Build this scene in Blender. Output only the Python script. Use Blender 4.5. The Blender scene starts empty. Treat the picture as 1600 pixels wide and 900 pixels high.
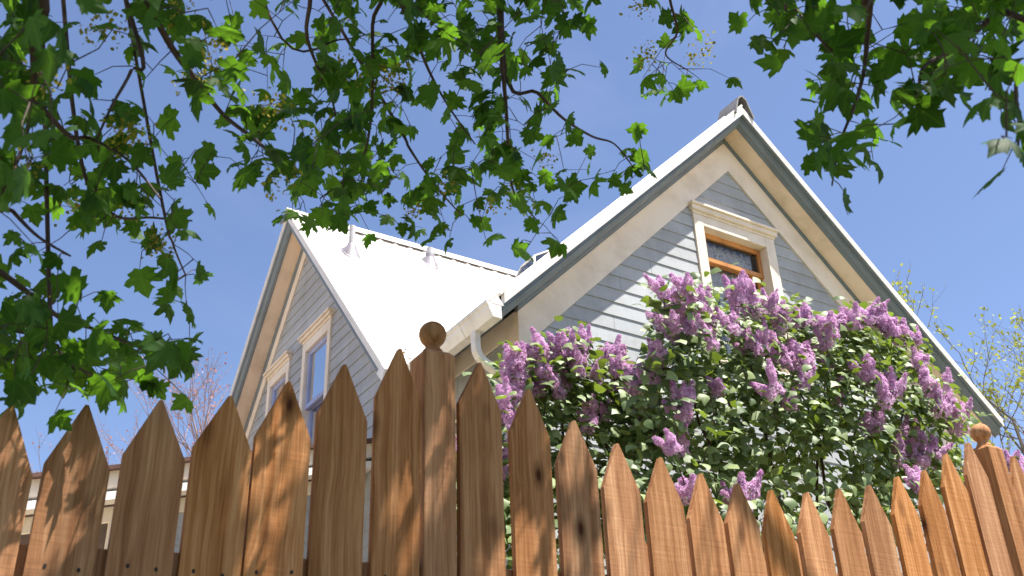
import bpy, math, random
import numpy as np
from mathutils import Vector, Matrix

R = math.radians
# ------------------------------------------------------------------ camera, sky, sun, exposure
S = bpy.context.scene
YAW = R(57.1)                       # the house's long axis, measured from the view direction
THETA = math.pi/2 - YAW
CAM = np.array([0.0, 0.0, 0.6])
F_PX, PITCH, ROLL = 1600.0, R(28.7), R(-2.2)
_X = np.array([1.0, 0, 0]); _F = np.array([0, math.cos(PITCH), math.sin(PITCH)]); _U = np.array([0, -math.sin(PITCH), math.cos(PITCH)])
CX = math.cos(ROLL)*_X + math.sin(ROLL)*_U
CU = -math.sin(ROLL)*_X + math.cos(ROLL)*_U
CF = _F
cam_d = bpy.data.cameras.new("camera"); cam = bpy.data.objects.new("camera", cam_d); S.collection.objects.link(cam)
cam_d.sensor_width = 36.0; cam_d.lens = F_PX/1600*36.0; cam_d.clip_end = 3000; cam_d.clip_start = 0.05
M = Matrix.Identity(4)
for i in range(3):
    M[i][0] = CX[i]; M[i][1] = CU[i]; M[i][2] = -CF[i]; M[i][3] = CAM[i]
cam.matrix_world = M
cam_d.dof.use_dof = True; cam_d.dof.focus_distance = 7.5; cam_d.dof.aperture_fstop = 8.0
S.camera = cam

A = np.array([math.sin(YAW), math.cos(YAW), 0]); B = np.array([-math.cos(YAW), math.sin(YAW), 0])
SUN_H = np.array([0.234, -0.354, 1.06])            # towards the sun, in house axes (a, b, z)
SUN = SUN_H[0]*A + SUN_H[1]*B + SUN_H[2]*np.array([0, 0, 1.0]); SUN = SUN/np.linalg.norm(SUN)
sun_d = bpy.data.lights.new("sun", 'SUN'); sun = bpy.data.objects.new("sun", sun_d); S.collection.objects.link(sun)
sun_d.energy = 4.9; sun_d.angle = R(0.53); sun_d.color = (1.0, 0.95, 0.86)
sun.rotation_euler = Vector(SUN).to_track_quat('Z', 'Y').to_euler(); sun.location = (0, 0, 30)
W = bpy.data.worlds.new("World"); S.world = W; W.use_nodes = True
wn = W.node_tree; bg = wn.nodes['Background']
sky = wn.nodes.new('ShaderNodeTexSky'); sky.sky_type = 'NISHITA'; sky.sun_disc = False
sky.sun_elevation = math.asin(SUN[2]); sky.sun_rotation = math.atan2(SUN[0], SUN[1])
sky.air_density = 1.0; sky.dust_density = 1.2; sky.ozone_density = 2.2; sky.altitude = 600
tint = wn.nodes.new('ShaderNodeMix'); tint.data_type = 'RGBA'; tint.blend_type = 'MULTIPLY'; tint.inputs[0].default_value = 1
tint.inputs[7].default_value = (1.0, 0.965, 1.03, 1)
wn.links.new(sky.outputs[0], tint.inputs[6])
wtc = wn.nodes.new('ShaderNodeTexCoord'); wno = wn.nodes.new('ShaderNodeTexNoise'); wno.inputs['Scale'].default_value = 3.2; wno.inputs['Detail'].default_value = 7; wno.inputs['Distortion'].default_value = .6
wrp = wn.nodes.new('ShaderNodeMapRange'); wrp.inputs[1].default_value = .52; wrp.inputs[2].default_value = .85; wrp.inputs[4].default_value = .12
wmx = wn.nodes.new('ShaderNodeMix'); wmx.data_type = 'RGBA'; wmx.inputs[7].default_value = (6.2, 6.4, 7.4, 1)
wn.links.new(wtc.outputs['Generated'], wno.inputs[0]); wn.links.new(wno.outputs[0], wrp.inputs[0]); wn.links.new(wrp.outputs[0], wmx.inputs[0])
wn.links.new(tint.outputs[2], wmx.inputs[6]); wn.links.new(wmx.outputs[2], bg.inputs[0])
bg.inputs[1].default_value = 0.083
S.view_settings.view_transform = 'Standard'; S.view_settings.look = 'None'; S.view_settings.gamma = 1.0
S.view_settings.exposure = 1.32
S.cycles.max_bounces = 8; S.cycles.transparent_max_bounces = 12
S.cycles.use_denoising = True

# ------------------------------------------------------------------ helpers
ROOTM = np.stack([A, B, np.array([0, 0, 1.0])], 1)     # h -> world
def H2W(h): return np.asarray(h) @ ROOTM.T
def W2H(w): return np.asarray(w) @ ROOTM
def ray(x, y):
    d = CF + CX*(x-800)/F_PX - CU*(y-450)/F_PX
    return d/np.linalg.norm(d)
def at(x, y, dist): return W2H(CAM + ray(x, y)*dist)            # a point this far from the camera, house axes
def on_b(x, y, k):
    d = ray(x, y); t = (k - CAM @ B)/(d @ B); return W2H(CAM + d*t)
def in_frame(h, pad=40):
    p = H2W(h) - CAM; z = p @ CF
    if z < 0.05: return False
    x = 800 + F_PX*(p @ CX)/z; y = 450 - F_PX*(p @ CU)/z
    return -pad < x < 1600+pad and -pad < y < 900+pad

def tag(o, label=None, cat=None, group=None, kind=None):
    if label: o['label'] = label
    if cat: o['category'] = cat
    if group: o['group'] = group
    if kind: o['kind'] = kind
    return o
def thing(name, label, cat, at_h, group=None):
    o = bpy.data.objects.new(name, None); S.collection.objects.link(o)
    o.location = H2W(at_h); o.rotation_euler = (0, 0, THETA); o.empty_display_size = .2
    o['_h'] = [float(v) for v in at_h]
    return tag(o, label, cat, group)
def origin_of(o):
    return np.array(o['_h']) if '_h' in o else np.zeros(3)

class MB:
    """collects shapes given in house axes; build() links them as one mesh object"""
    def __init__(self): self.v = []; self.f = []; self.m = []; self.n = 0
    def add(self, vs, fs, mi=0):
        vs = np.asarray(vs, float).reshape(-1, 3); b = self.n
        self.v.append(vs); self.n += len(vs)
        for f in fs: self.f.append(tuple(i+b for i in f)); self.m.append(mi)
    def box(self, lo, hi, mi=0):
        x0, y0, z0 = lo; x1, y1, z1 = hi
        self.add([(x0,y0,z0),(x1,y0,z0),(x1,y1,z0),(x0,y1,z0),(x0,y0,z1),(x1,y0,z1),(x1,y1,z1),(x0,y1,z1)],
                 [(0,3,2,1),(4,5,6,7),(0,1,5,4),(1,2,6,5),(2,3,7,6),(3,0,4,7)], mi)
    def loft(self, r0, r1, mi=0, caps=True):
        n = len(r0)
        fs = [(i, (i+1) % n, n+(i+1) % n, n+i) for i in range(n)]
        if caps: fs += [tuple(range(n))[::-1], tuple(range(n, 2*n))]
        self.add(list(r0)+list(r1), fs, mi)
    def rings(self, rings, caps=True, mi=0):
        n = len(rings[0]); fs = []
        for k in range(len(rings)-1):
            for i in range(n): fs.append((k*n+i, k*n+(i+1) % n, (k+1)*n+(i+1) % n, (k+1)*n+i))
        if caps: fs += [tuple(range(n))[::-1], tuple((len(rings)-1)*n+i for i in range(n))]
        self.add([p for r in rings for p in r], fs, mi)
    def tube(self, pts, rad, n=6, caps=True, mi=0):
        pts = np.asarray(pts, float); m = len(pts)
        if np.isscalar(rad): rad = [rad]*m
        rings = []; up = np.array([0.31, 0.17, 0.93])
        for k in range(m):
            d = pts[min(k+1, m-1)] - pts[max(k-1, 0)]; d = d/(np.linalg.norm(d)+1e-9)
            s = np.cross(d, up)
            if np.linalg.norm(s) < .05: s = np.cross(d, np.array([1.0, .1, 0]))
            s /= np.linalg.norm(s); t = np.cross(d, s); up = np.cross(s, d) if False else up
            rings.append([pts[k] + rad[k]*(math.cos(2*math.pi*i/n)*s + math.sin(2*math.pi*i/n)*t) for i in range(n)])
        self.rings(rings, caps, mi)
    def lathe(self, c, prof, n=20, mi=0):
        self.rings([[(c[0]+r*math.cos(2*math.pi*i/n), c[1]+r*math.sin(2*math.pi*i/n), z) for i in range(n)] for r, z in prof], True, mi)
    def build(self, name, mats, parent=None, smooth=False, bevel=0, tints=None):
        V = np.concatenate(self.v) if self.v else np.zeros((0, 3))
        if parent is not None:
            root = parent
            while root.parent is not None: root = root.parent
            V = V - origin_of(root)
        else:
            V = V @ ROOTM.T
        me = bpy.data.meshes.new(name); me.from_pydata(V.tolist(), [], self.f)
        if not isinstance(mats, (list, tuple)): mats = [mats]
        for m in mats: me.materials.append(m)
        if len(mats) > 1: me.polygons.foreach_set('material_index', np.array(self.m, dtype=np.int32))
        if smooth: me.polygons.foreach_set('use_smooth', np.ones(len(me.polygons), dtype=bool))
        if tints is not None:
            at_ = me.attributes.new('tint', 'FLOAT', 'POINT'); at_.data.foreach_set('value', np.asarray(tints, dtype=np.float32))
        me.update()
        o = bpy.data.objects.new(name, me); S.collection.objects.link(o)
        if parent is not None: o.parent = parent
        if bevel:
            bv = o.modifiers.new('bevel', 'BEVEL'); bv.width = bevel; bv.segments = 2; bv.limit_method = 'ANGLE'; bv.angle_limit = R(40)
        return o

def clip(poly, ax, val, greater):
    out = []
    for i in range(len(poly)):
        p, q = poly[i], poly[(i+1) % len(poly)]
        a = (p[ax]-val)*(1 if greater else -1); b = (q[ax]-val)*(1 if greater else -1)
        if a >= 0: out.append(p)
        if (a >= 0) != (b >= 0):
            t = a/(a-b); out.append((p[0]+t*(q[0]-p[0]), p[1]+t*(q[1]-p[1])))
    return out

def siding(mb, poly, z0, course, place, out=0.011, inn=0.001):
    """lapped boards over a convex wall outline; place(u, z, outset) -> house axes"""
    zs = [p[1] for p in poly]; k0 = int((min(zs)-z0)/course)-1
    for k in range(k0, int((max(zs)-z0)/course)+2):
        a, b = z0+k*course, z0+(k+1)*course
        c = clip(clip(poly, 1, a, True), 1, b, False) if len(poly) > 2 else []
        if len(c) < 3: continue
        o = lambda z: out + (inn-out)*(z-a)/course
        mb.add([place(u, z, o(z)) for u, z in c], [tuple(range(len(c)))])
        mid_z = a+course*.5; us = [p[0] for p in c if p[1] <= mid_z+course*.5]
        if len(c) >= 4 and max(us)-min(us) > 1.3:
            uj = min(us)+.35+(max(us)-min(us)-.7)*((k*0.618) % 1)
            mb.add([place(uj, a+.002, out+.0006), place(uj+.004, a+.002, out+.0006), place(uj+.004, b-.004, o(b)+.0008), place(uj, b-.004, o(b)+.0008)], [(0, 1, 2, 3)], 1)
        lowp = [p for p in c if abs(p[1]-a) < 1e-6]
        if len(lowp) >= 2:
            u0 = min(p[0] for p in lowp); u1 = max(p[0] for p in lowp)
            mb.add([place(u0, a, out), place(u1, a, out), place(u1, a, -.004), place(u0, a, -.004)], [(0, 1, 2, 3)])

# ------------------------------------------------------------------ materials
def mat(name):
    m = bpy.data.materials.new(name); m.use_nodes = True
    nt = m.node_tree; return m, nt, nt.nodes['Principled BSDF']
def N(nt, t, **kw):
    n = nt.nodes.new(t)
    for k, v in kw.items(): setattr(n, k, v)
    return n
def ramp(nt, stops):
    r = N(nt, 'ShaderNodeValToRGB'); e = r.color_ramp.elements
    while len(e) < len(stops): e.new(.5)
    for el, (p, c) in zip(e, stops): el.position = p; el.color = (*c, 1) if len(c) == 3 else c
    return r
def paint(name, col, rough=.55, var=.12, dirt=(.75, .7, .62), scale=3.0, bump=.0015, grain=None):
    m, nt, p = mat(name)
    tc = N(nt, 'ShaderNodeTexCoord'); mp = N(nt, 'ShaderNodeMapping')
    if grain: mp.inputs['Scale'].default_value = grain
    n1 = N(nt, 'ShaderNodeTexNoise'); n1.inputs['Scale'].default_value = scale; n1.inputs['Detail'].default_value = 6; n1.inputs['Roughness'].default_value = .65
    n2 = N(nt, 'ShaderNodeTexNoise'); n2.inputs['Scale'].default_value = scale*14; n2.inputs['Detail'].default_value = 3
    r = ramp(nt, [(.3, tuple(c*(1-var)*d**.5 for c, d in zip(col, dirt))), (.55, col), (.8, tuple(min(1, c*(1+var*.4)) for c in col))])
    L = nt.links.new
    L(tc.outputs['Object'], mp.inputs[0]); L(mp.outputs[0], n1.inputs[0]); L(mp.outputs[0], n2.inputs[0])
    L(n1.outputs[0], r.inputs[0]); L(r.outputs[0], p.inputs['Base Color'])
    b = N(nt, 'ShaderNodeBump'); b.inputs['Strength'].default_value = .35; b.inputs['Distance'].default_value = bump
    L(n2.outputs[0], b.inputs['Height']); L(b.outputs[0], p.inputs['Normal'])
    p.inputs['Roughness'].default_value = rough
    return m
m_siding = paint('siding_paint', (.375, .39, .41), .6, .10, grain=(1, 1, 1), scale=2.2)
def board_tone(m):
    nt = m.node_tree; p = nt.nodes['Principled BSDF']; L = nt.links.new; src = p.inputs['Base Color'].links[0].from_socket
    tc = N(nt, 'ShaderNodeTexCoord'); sx = N(nt, 'ShaderNodeSeparateXYZ'); L(tc.outputs['Object'], sx.inputs[0])
    f_ = N(nt, 'ShaderNodeMath', operation='MULTIPLY_ADD'); f_.inputs[1].default_value = 1/.1385; f_.inputs[2].default_value = .253; L(sx.outputs[2], f_.inputs[0])
    fl_ = N(nt, 'ShaderNodeMath', operation='FLOOR'); L(f_.outputs[0], fl_.inputs[0])
    wn2 = N(nt, 'ShaderNodeTexWhiteNoise', noise_dimensions='1D'); L(fl_.outputs[0], wn2.inputs['W'])
    mr = N(nt, 'ShaderNodeMapRange'); mr.inputs[3].default_value = .90; mr.inputs[4].default_value = 1.07; L(wn2.outputs['Value'], mr.inputs[0])
    st = N(nt, 'ShaderNodeTexNoise'); st.inputs['Scale'].default_value = 7; st.inputs['Detail'].default_value = 5; mp = N(nt, 'ShaderNodeMapping'); mp.inputs['Scale'].default_value = (4, 4, .35); L(tc.outputs['Object'], mp.inputs[0]); L(mp.outputs[0], st.inputs[0])
    m2 = N(nt, 'ShaderNodeMapRange'); m2.inputs[1].default_value = .3; m2.inputs[2].default_value = .7; m2.inputs[3].default_value = .955; m2.inputs[4].default_value = 1.03; L(st.outputs[0], m2.inputs[0])
    mu = N(nt, 'ShaderNodeMath', operation='MULTIPLY'); L(mr.outputs[0], mu.inputs[0]); L(m2.outputs[0], mu.inputs[1])
    mx = N(nt, 'ShaderNodeVectorMath', operation='SCALE'); L(src, mx.inputs[0]); L(mu.outputs[0], mx.inputs['Scale']); L(mx.outputs[0], p.inputs['Base Color'])
board_tone(m_siding)
m_cream = paint('cream_trim_paint', (.78, .68, .57), .55, .05)
m_soffit = paint('soffit_paint', (.86, .69, .54), .6, .10)
m_grey = paint('grey_trim_paint', (.155, .185, .21), .5, .15)
m_whitemetal = paint('white_roof_metal', (.74, .70, .66), .42, .07, dirt=(.9, .86, .78), scale=1.3)
m_gutter = paint('gutter_paint', (.74, .71, .68), .4, .08, scale=5)
m_cap = paint('ridge_cap_metal', (.20, .19, .185), .5, .2, scale=8)
m_sash = paint('orange_wood_sash', (.60, .25, .07), .45, .25, scale=6, grain=(1, 1, .2))
m_seam = paint('board_joint', (.12, .12, .13), .8, .1)
m_lavsash = paint('blue_sash_paint', (.33, .38, .62), .5, .1)
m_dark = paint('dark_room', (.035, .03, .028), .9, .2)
m_shingle = paint('red_brown_shingle', (.10, .045, .035), .8, .3, scale=12)
m_pipe = paint('grey_white_pipe', (.42, .41, .42), .5, .1, scale=9)
m_debris = paint('dry_leaf_debris', (.30, .17, .05), .9, .5, scale=40)
m_leadflash = paint('flashing_metal', (.24, .22, .25), .5, .2, scale=12)

def wood(name):
    m, nt, p = mat(name); L = nt.links.new
    tc = N(nt, 'ShaderNodeTexCoord'); oi = N(nt, 'ShaderNodeObjectInfo')
    off = N(nt, 'ShaderNodeVectorMath', operation='MULTIPLY_ADD'); off.inputs[1].default_value = (17.3, 9.1, 23.7)
    comb = N(nt, 'ShaderNodeCombineXYZ')
    for i in range(3): L(oi.outputs['Random'], comb.inputs[i])
    L(comb.outputs[0], off.inputs[0]); L(tc.outputs['Object'], off.inputs[2])
    # warp so the grain wanders
    wn_ = N(nt, 'ShaderNodeTexNoise'); wn_.inputs['Scale'].default_value = 2.6; wn_.inputs['Detail'].default_value = 2
    L(off.outputs[0], wn_.inputs[0])
    wv = N(nt, 'ShaderNodeVectorMath', operation='MULTIPLY_ADD'); wv.inputs[1].default_value = (.03, .03, .0)
    L(wn_.outputs['Color'], wv.inputs[0]); L(off.outputs[0], wv.inputs[2])
    # knots
    kmap = N(nt, 'ShaderNodeMapping'); kmap.inputs['Scale'].default_value = (9.0, .8, 4.2)
    L(off.outputs[0], kmap.inputs[0])
    vor = N(nt, 'ShaderNodeTexVoronoi'); vor.inputs['Scale'].default_value = 1.0; vor.inputs['Randomness'].default_value = 1
    L(kmap.outputs[0], vor.inputs[0])
    pick = N(nt, 'ShaderNodeSeparateColor'); L(vor.outputs['Color'], pick.inputs[0])
    thr = N(nt, 'ShaderNodeMath', operation='GREATER_THAN'); thr.inputs[1].default_value = .5; L(pick.outputs[0], thr.inputs[0])
    kr = ramp(nt, [(.05, (1, 1, 1)), (.11, (.55, .55, .55)), (.24, (0, 0, 0))]); L(vor.outputs['Distance'], kr.inputs[0])
    km = N(nt, 'ShaderNodeMath', operation='MULTIPLY'); L(kr.outputs[0], km.inputs[0]); L(thr.outputs[0], km.inputs[1])
    # fine grain, coarse bands, blotches
    def noise(scale, sx, sz, det=5, rough=.6):
        mp = N(nt, 'ShaderNodeMapping'); mp.inputs['Scale'].default_value = (sx, sx, sz); L(wv.outputs[0], mp.inputs[0])
        n = N(nt, 'ShaderNodeTexNoise'); n.inputs['Scale'].default_value = scale; n.inputs['Detail'].default_value = det; n.inputs['Roughness'].default_value = rough
        L(mp.outputs[0], n.inputs[0]); return n
    fine = noise(60, 3.0, .05, 6, .7); band = noise(20, 2.0, .06, 4); blot = noise(4, 1, .45, 4); saw = noise(34, .1, 2.4, 3)
    mixf = N(nt, 'ShaderNodeMath', operation='MULTIPLY_ADD'); mixf.inputs[1].default_value = .55
    L(band.outputs[0], mixf.inputs[0])
    m2 = N(nt, 'ShaderNodeMath', operation='MULTIPLY_ADD'); m2.inputs[1].default_value = .42; L(fine.outputs[0], m2.inputs[0])
    m3 = N(nt, 'ShaderNodeMath', operation='MULTIPLY'); m3.inputs[1].default_value = .18; L(blot.outputs[0], m3.inputs[0])
    L(m3.outputs[0], m2.inputs[2]); L(m2.outputs[0], mixf.inputs[2])
    cr = ramp(nt, [(.33, (.085, .027, .007)), (.47, (.235, .088, .024)), (.58, (.37, .155, .053)), (.74, (.56, .285, .125))])
    L(mixf.outputs[0], cr.inputs[0])
    # per-board tone
    hs = N(nt, 'ShaderNodeHueSaturation'); L(cr.outputs[0], hs.inputs['Color'])
    rv = N(nt, 'ShaderNodeMapRange'); rv.inputs[3].default_value = .84; rv.inputs[4].default_value = 1.22; L(oi.outputs['Random'], rv.inputs[0]); L(rv.outputs[0], hs.inputs['Value'])
    rs = N(nt, 'ShaderNodeMath', operation='FRACT'); r7 = N(nt, 'ShaderNodeMath', operation='MULTIPLY'); r7.inputs[1].default_value = 7.31
    L(oi.outputs['Random'], r7.inputs[0]); L(r7.outputs[0], rs.inputs[0])
    rh = N(nt, 'ShaderNodeMapRange'); rh.inputs[3].default_value = .88; rh.inputs[4].default_value = 1.03; L(rs.outputs[0], rh.inputs[0]); L(rh.outputs[0], hs.inputs['Saturation'])
    mk = N(nt, 'ShaderNodeMix', data_type='RGBA'); mk.inputs[7].default_value = (.055, .018, .007, 1)
    L(km.outputs[0], mk.inputs[0]); L(hs.outputs[0], mk.inputs[6]); L(mk.outputs[2], p.inputs['Base Color'])
    hsum = N(nt, 'ShaderNodeMath', operation='ADD'); L(fine.outputs[0], hsum.inputs[0]); L(saw.outputs[0], hsum.inputs[1])
    b = N(nt, 'ShaderNodeBump'); b.inputs['Strength'].default_value = .45; b.inputs['Distance'].default_value = .0025
    L(hsum.outputs[0], b.inputs['Height']); L(b.outputs[0], p.inputs['Normal'])
    p.inputs['Roughness'].default_value = .85; p.inputs['Specular IOR Level'].default_value = .12
    return m
m_wood = wood('cedar_board')
m_nail = paint('rust_stain', (.02, .012, .008), .8, .3)

def leafmat(name, dark, light, trans, rough=.42, tw=.45, spec=.5, veins=False):
    m, nt, p = mat(name); L = nt.links.new
    at_ = N(nt, 'ShaderNodeAttribute'); at_.attribute_name = 'tint'
    tc = N(nt, 'ShaderNodeTexCoord'); n = N(nt, 'ShaderNodeTexNoise'); n.inputs['Scale'].default_value = 45; n.inputs['Detail'].default_value = 3
    L(tc.outputs['Object'], n.inputs[0])
    ad = N(nt, 'ShaderNodeMath', operation='MULTIPLY_ADD'); ad.inputs[1].default_value = .5; ad.inputs[2].default_value = -.25; L(n.outputs[0], ad.inputs[0])
    a2 = N(nt, 'ShaderNodeMath', operation='ADD'); L(ad.outputs[0], a2.inputs[0]); L(at_.outputs['Fac'], a2.inputs[1])
    if veins:                                          # ribs running out from the stalk
        la = N(nt, 'ShaderNodeAttribute'); la.attribute_name = 'blade'; sx = N(nt, 'ShaderNodeSeparateXYZ'); L(la.outputs['Vector'], sx.inputs[0])
        an = N(nt, 'ShaderNodeMath', operation='ARCTAN2'); L(sx.outputs[0], an.inputs[0]); L(sx.outputs[1], an.inputs[1])
        dv = N(nt, 'ShaderNodeMath', operation='DIVIDE'); dv.inputs[1].default_value = .80; L(an.outputs[0], dv.inputs[0])
        rd = N(nt, 'ShaderNodeMath', operation='ROUND'); L(dv.outputs[0], rd.inputs[0]); sb = N(nt, 'ShaderNodeMath', operation='SUBTRACT'); L(dv.outputs[0], sb.inputs[0]); L(rd.outputs[0], sb.inputs[1])
        ab = N(nt, 'ShaderNodeMath', operation='ABSOLUTE'); L(sb.outputs[0], ab.inputs[0])
        ln = N(nt, 'ShaderNodeVectorMath', operation='LENGTH'); L(la.outputs['Vector'], ln.inputs[0]); mm = N(nt, 'ShaderNodeMath', operation='MULTIPLY'); L(ab.outputs[0], mm.inputs[0]); L(ln.outputs['Value'], mm.inputs[1])
        vr = N(nt, 'ShaderNodeMapRange'); vr.inputs[1].default_value = .012; vr.inputs[2].default_value = .045; vr.inputs[3].default_value = .55; vr.inputs[4].default_value = 0; L(mm.outputs[0], vr.inputs[0])
        a3 = N(nt, 'ShaderNodeMath', operation='ADD'); L(a2.outputs[0], a3.inputs[0]); L(vr.outputs[0], a3.inputs[1]); a2 = a3
    r = ramp(nt, [(0, dark), (1, light)]); L(a2.outputs[0], r.inputs[0]); L(r.outputs[0], p.inputs['Base Color'])
    p.inputs['Roughness'].default_value = rough; p.inputs['Specular IOR Level'].default_value = spec
    tr = N(nt, 'ShaderNodeBsdfTranslucent')
    rt = ramp(nt, [(0, tuple(c*.5 for c in trans)), (1, trans)]); L(a2.outputs[0], rt.inputs[0]); L(rt.outputs[0], tr.inputs[0])
    ms = N(nt, 'ShaderNodeMixShader'); ms.inputs[0].default_value = tw
    out = nt.nodes['Material Output']
    L(p.outputs[0], ms.inputs[1]); L(tr.outputs[0], ms.inputs[2]); L(ms.outputs[0], out.inputs[0])
    return m
m_maple = leafmat('maple_leaf', (.010, .044, .012), (.030, .090, .020), (.17, .38, .02), .6, .46, .2, True)
m_lilacleaf = leafmat('lilac_leaf', (.06, .11, .03), (.27, .34, .14), (.26, .38, .03), .5, .3, .5)
m_petal = leafmat('lilac_petal', (.62, .20, .54), (.92, .72, .90), (.78, .50, .76), .6, .5, .2)
m_blossom = leafmat('maple_blossom', (.24, .24, .02), (.50, .40, .05), (.4, .38, .05), .6, .4, .3)
m_bark = paint('bark', (.075, .05, .038), .85, .4, scale=14, bump=.01, grain=(1, 1, .3))
m_twig = paint('twig_bark', (.065, .035, .025), .8, .3, scale=30)
m_greybark = paint('grey_twig_bark', (.15, .125, .10), .85, .3, scale=20)
m_pinkbark = paint('pinkish_twig_bark', (.26, .18, .17), .8, .3, scale=20)
m_bud = leafmat('fresh_bud', (.22, .26, .04), (.42, .44, .10), (.35, .4, .06), .6, .4, .3)
m_pinkbud = leafmat('pink_bud', (.34, .15, .15), (.48, .28, .26), (.4, .2, .2), .6, .35, .3)

def glassmat():
    m, nt, p = mat('window_glass'); L = nt.links.new
    out = nt.nodes['Material Output']; nt.nodes.remove(p)
    tr = N(nt, 'ShaderNodeBsdfTransparent'); tr.inputs[0].default_value = (.86, .9, .9, 1)
    gl = N(nt, 'ShaderNodeBsdfGlossy'); gl.inputs['Roughness'].default_value = .01
    fr = N(nt, 'ShaderNodeFresnel'); fr.inputs[0].default_value = 1.75
    n = N(nt, 'ShaderNodeTexNoise'); n.inputs['Scale'].default_value = 2.5
    b = N(nt, 'ShaderNodeBump'); b.inputs['Strength'].default_value = .06; b.inputs['Distance'].default_value = .05
    L(n.outputs[0], b.inputs['Height']); L(b.outputs[0], gl.inputs['Normal'])
    ms = N(nt, 'ShaderNodeMixShader'); L(fr.outputs[0], ms.inputs[0]); L(tr.outputs[0], ms.inputs[1]); L(gl.outputs[0], ms.inputs[2]); L(ms.outputs[0], out.inputs[0])
    return m
m_glass = glassmat()
def lacemat():
    m, nt, p = mat('lace_curtain'); L = nt.links.new
    tc = N(nt, 'ShaderNodeTexCoord')
    v = N(nt, 'ShaderNodeTexVoronoi'); v.inputs['Scale'].default_value = 34; v.feature = 'DISTANCE_TO_EDGE'; L(tc.outputs['Object'], v.inputs[0])
    n = N(nt, 'ShaderNodeTexNoise'); n.inputs['Scale'].default_value = 11; n.inputs['Detail'].default_value = 4; L(tc.outputs['Object'], n.inputs[0])
    mu = N(nt, 'ShaderNodeMath', operation='MULTIPLY'); L(v.outputs[0], mu.inputs[0]); L(n.outputs[0], mu.inputs[1])
    r = ramp(nt, [(.02, (.85, .80, .78)), (.15, (.42, .39, .38))]); L(mu.outputs[0], r.inputs[0]); L(r.outputs[0], p.inputs['Base Color'])
    p.inputs['Roughness'].default_value = .9
    return m
m_lace = lacemat()
m_curtain = paint('white_curtain', (.75, .74, .74), .9, .1, scale=6)

def groundmat():
    m, nt, p = mat('pale_bounce_ground'); L = nt.links.new
    n = N(nt, 'ShaderNodeTexNoise'); n.inputs['Scale'].default_value = .8; n.inputs['Detail'].default_value = 8
    tc = N(nt, 'ShaderNodeTexCoord'); L(tc.outputs['Object'], n.inputs[0])
    r = ramp(nt, [(.38, (.55, .44, .32)), (.62, (.42, .37, .24))]); L(n.outputs[0], r.inputs[0]); L(r.outputs[0], p.inputs['Base Color'])  # pale dry ground, colour raised to bounce more light onto the soffits
    p.inputs['Roughness'].default_value = .95
    return m
m_ground = groundmat()
m_darklawn = paint('bounce_cutting_grass', (.035, .06, .018), .95, .4, scale=9)

# ------------------------------------------------------------------ ground
g = MB(); gx = np.linspace(-1, 1, 41); gx = np.sign(gx)*np.abs(gx)**3*900
g.add([(x, y, -.01) for y in gx for x in gx], [(j*41+i, j*41+i+1, (j+1)*41+i+1, (j+1)*41+i) for j in range(40) for i in range(40)])
tag(g.build('ground', m_ground), 'unseen pale dry ground around the house, brightened to bounce light up', None, None, 'structure')
g = MB(); g.add([(a_, b_, -.004) for b_ in (-14, -6, -1, 4.2) for a_ in np.linspace(-12, 14, 14)], [(j*14+i, j*14+i+1, (j+1)*14+i+1, (j+1)*14+i) for j in range(3) for i in range(13)])  # dark sheet out of view, added to weaken light bounced off the ground
tag(g.build('dark_lawn_sheet', m_darklawn), 'unseen dark grass sheet added to cut bounce light near the fence', None, None, 'structure')

# ------------------------------------------------------------------ the house (axes: a to the right wing's side, b away from the camera)
house = thing('house', 'grey blue clapboard house with white metal roofs and two steep gables', 'house', (6.6, 8.5, 0))
# --- right (front) gable wing
AP_A, AP_Z, SL, SR, WALL, FRONT = 6.794, 7.313, .99, .925, 6.253, 5.899
A_L, A_R = 4.10, 9.50
def rz(u, dz=0): return AP_Z + dz - (SL*(AP_A-u) if u < AP_A else SR*(u-AP_A))
def rake(mb, prof, eL, eR, mapf, ua, za, sl, sr):
    """sweep a closed (depth, drop) profile down both slopes from the apex"""
    for e, s, sg in ((eL, sl, -1), (eR, sr, 1)):
        if e is None: continue
        r0 = [mapf(ua, d, za+dz) for d, dz in prof]; r1 = [mapf(ua+sg*e, d, za+dz-s*e) for d, dz in prof]
        mb.loft(r0, r1)
fmap = lambda u, d, z_: (u, d, z_)
for side, (eL, eR, th) in (('l', (3.06, None, .125)), ('r', (None, 3.185, .085))):
    w = MB(); rake(w, [(5.889, 0), (5.889, th), (5.93, th), (5.93, 0)], eL, eR, fmap, AP_A, AP_Z, SL, SR)
    if side == 'l':
        for sx, so_, to_ in ((1.02, 5.886, .002), (2.02, 5.883, .004)):      # lap seams of the metal edge
            q = lambda s_: [(AP_A-s_, so_, rz(AP_A-s_, to_)), (AP_A-s_, so_, rz(AP_A-s_, th+to_)), (AP_A-s_, so_+.0025, rz(AP_A-s_, th+to_)), (AP_A-s_, so_+.0025, rz(AP_A-s_, to_))]
            w.loft(q(sx), q(3.06))
    w.build('rake_edge', m_whitemetal, house)
cw = MB(); rake(cw, [(5.899, -.001), (5.899, -.016), (5.932, -.018), (5.932, -.042), (5.95, -.052), (5.97, -.082), (6.0, -.092), (6.012, -.106), (6.020, -.106), (6.020, -.001)], 3.05, 3.17, fmap, AP_A, AP_Z, SL, SR)
cw.build('rake_moulding', m_grey, house)
so = MB(); rake(so, [(6.0205, -.10), (6.0205, -.03), (6.26, -.03), (6.26, -.10)], 3.02, 3.15, fmap, AP_A, AP_Z, SL, SR)
so.build('soffit', m_soffit, house)
bm_ = MB(); rake(bm_, [(6.212, -.101), (6.212, -.135), (6.225, -.15), (6.225, -.165), (6.262, -.165), (6.262, -.101)], 2.72, 2.74, fmap, AP_A, AP_Z, SL, SR)
bm_.build('bed_moulding', m_grey, house)
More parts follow.
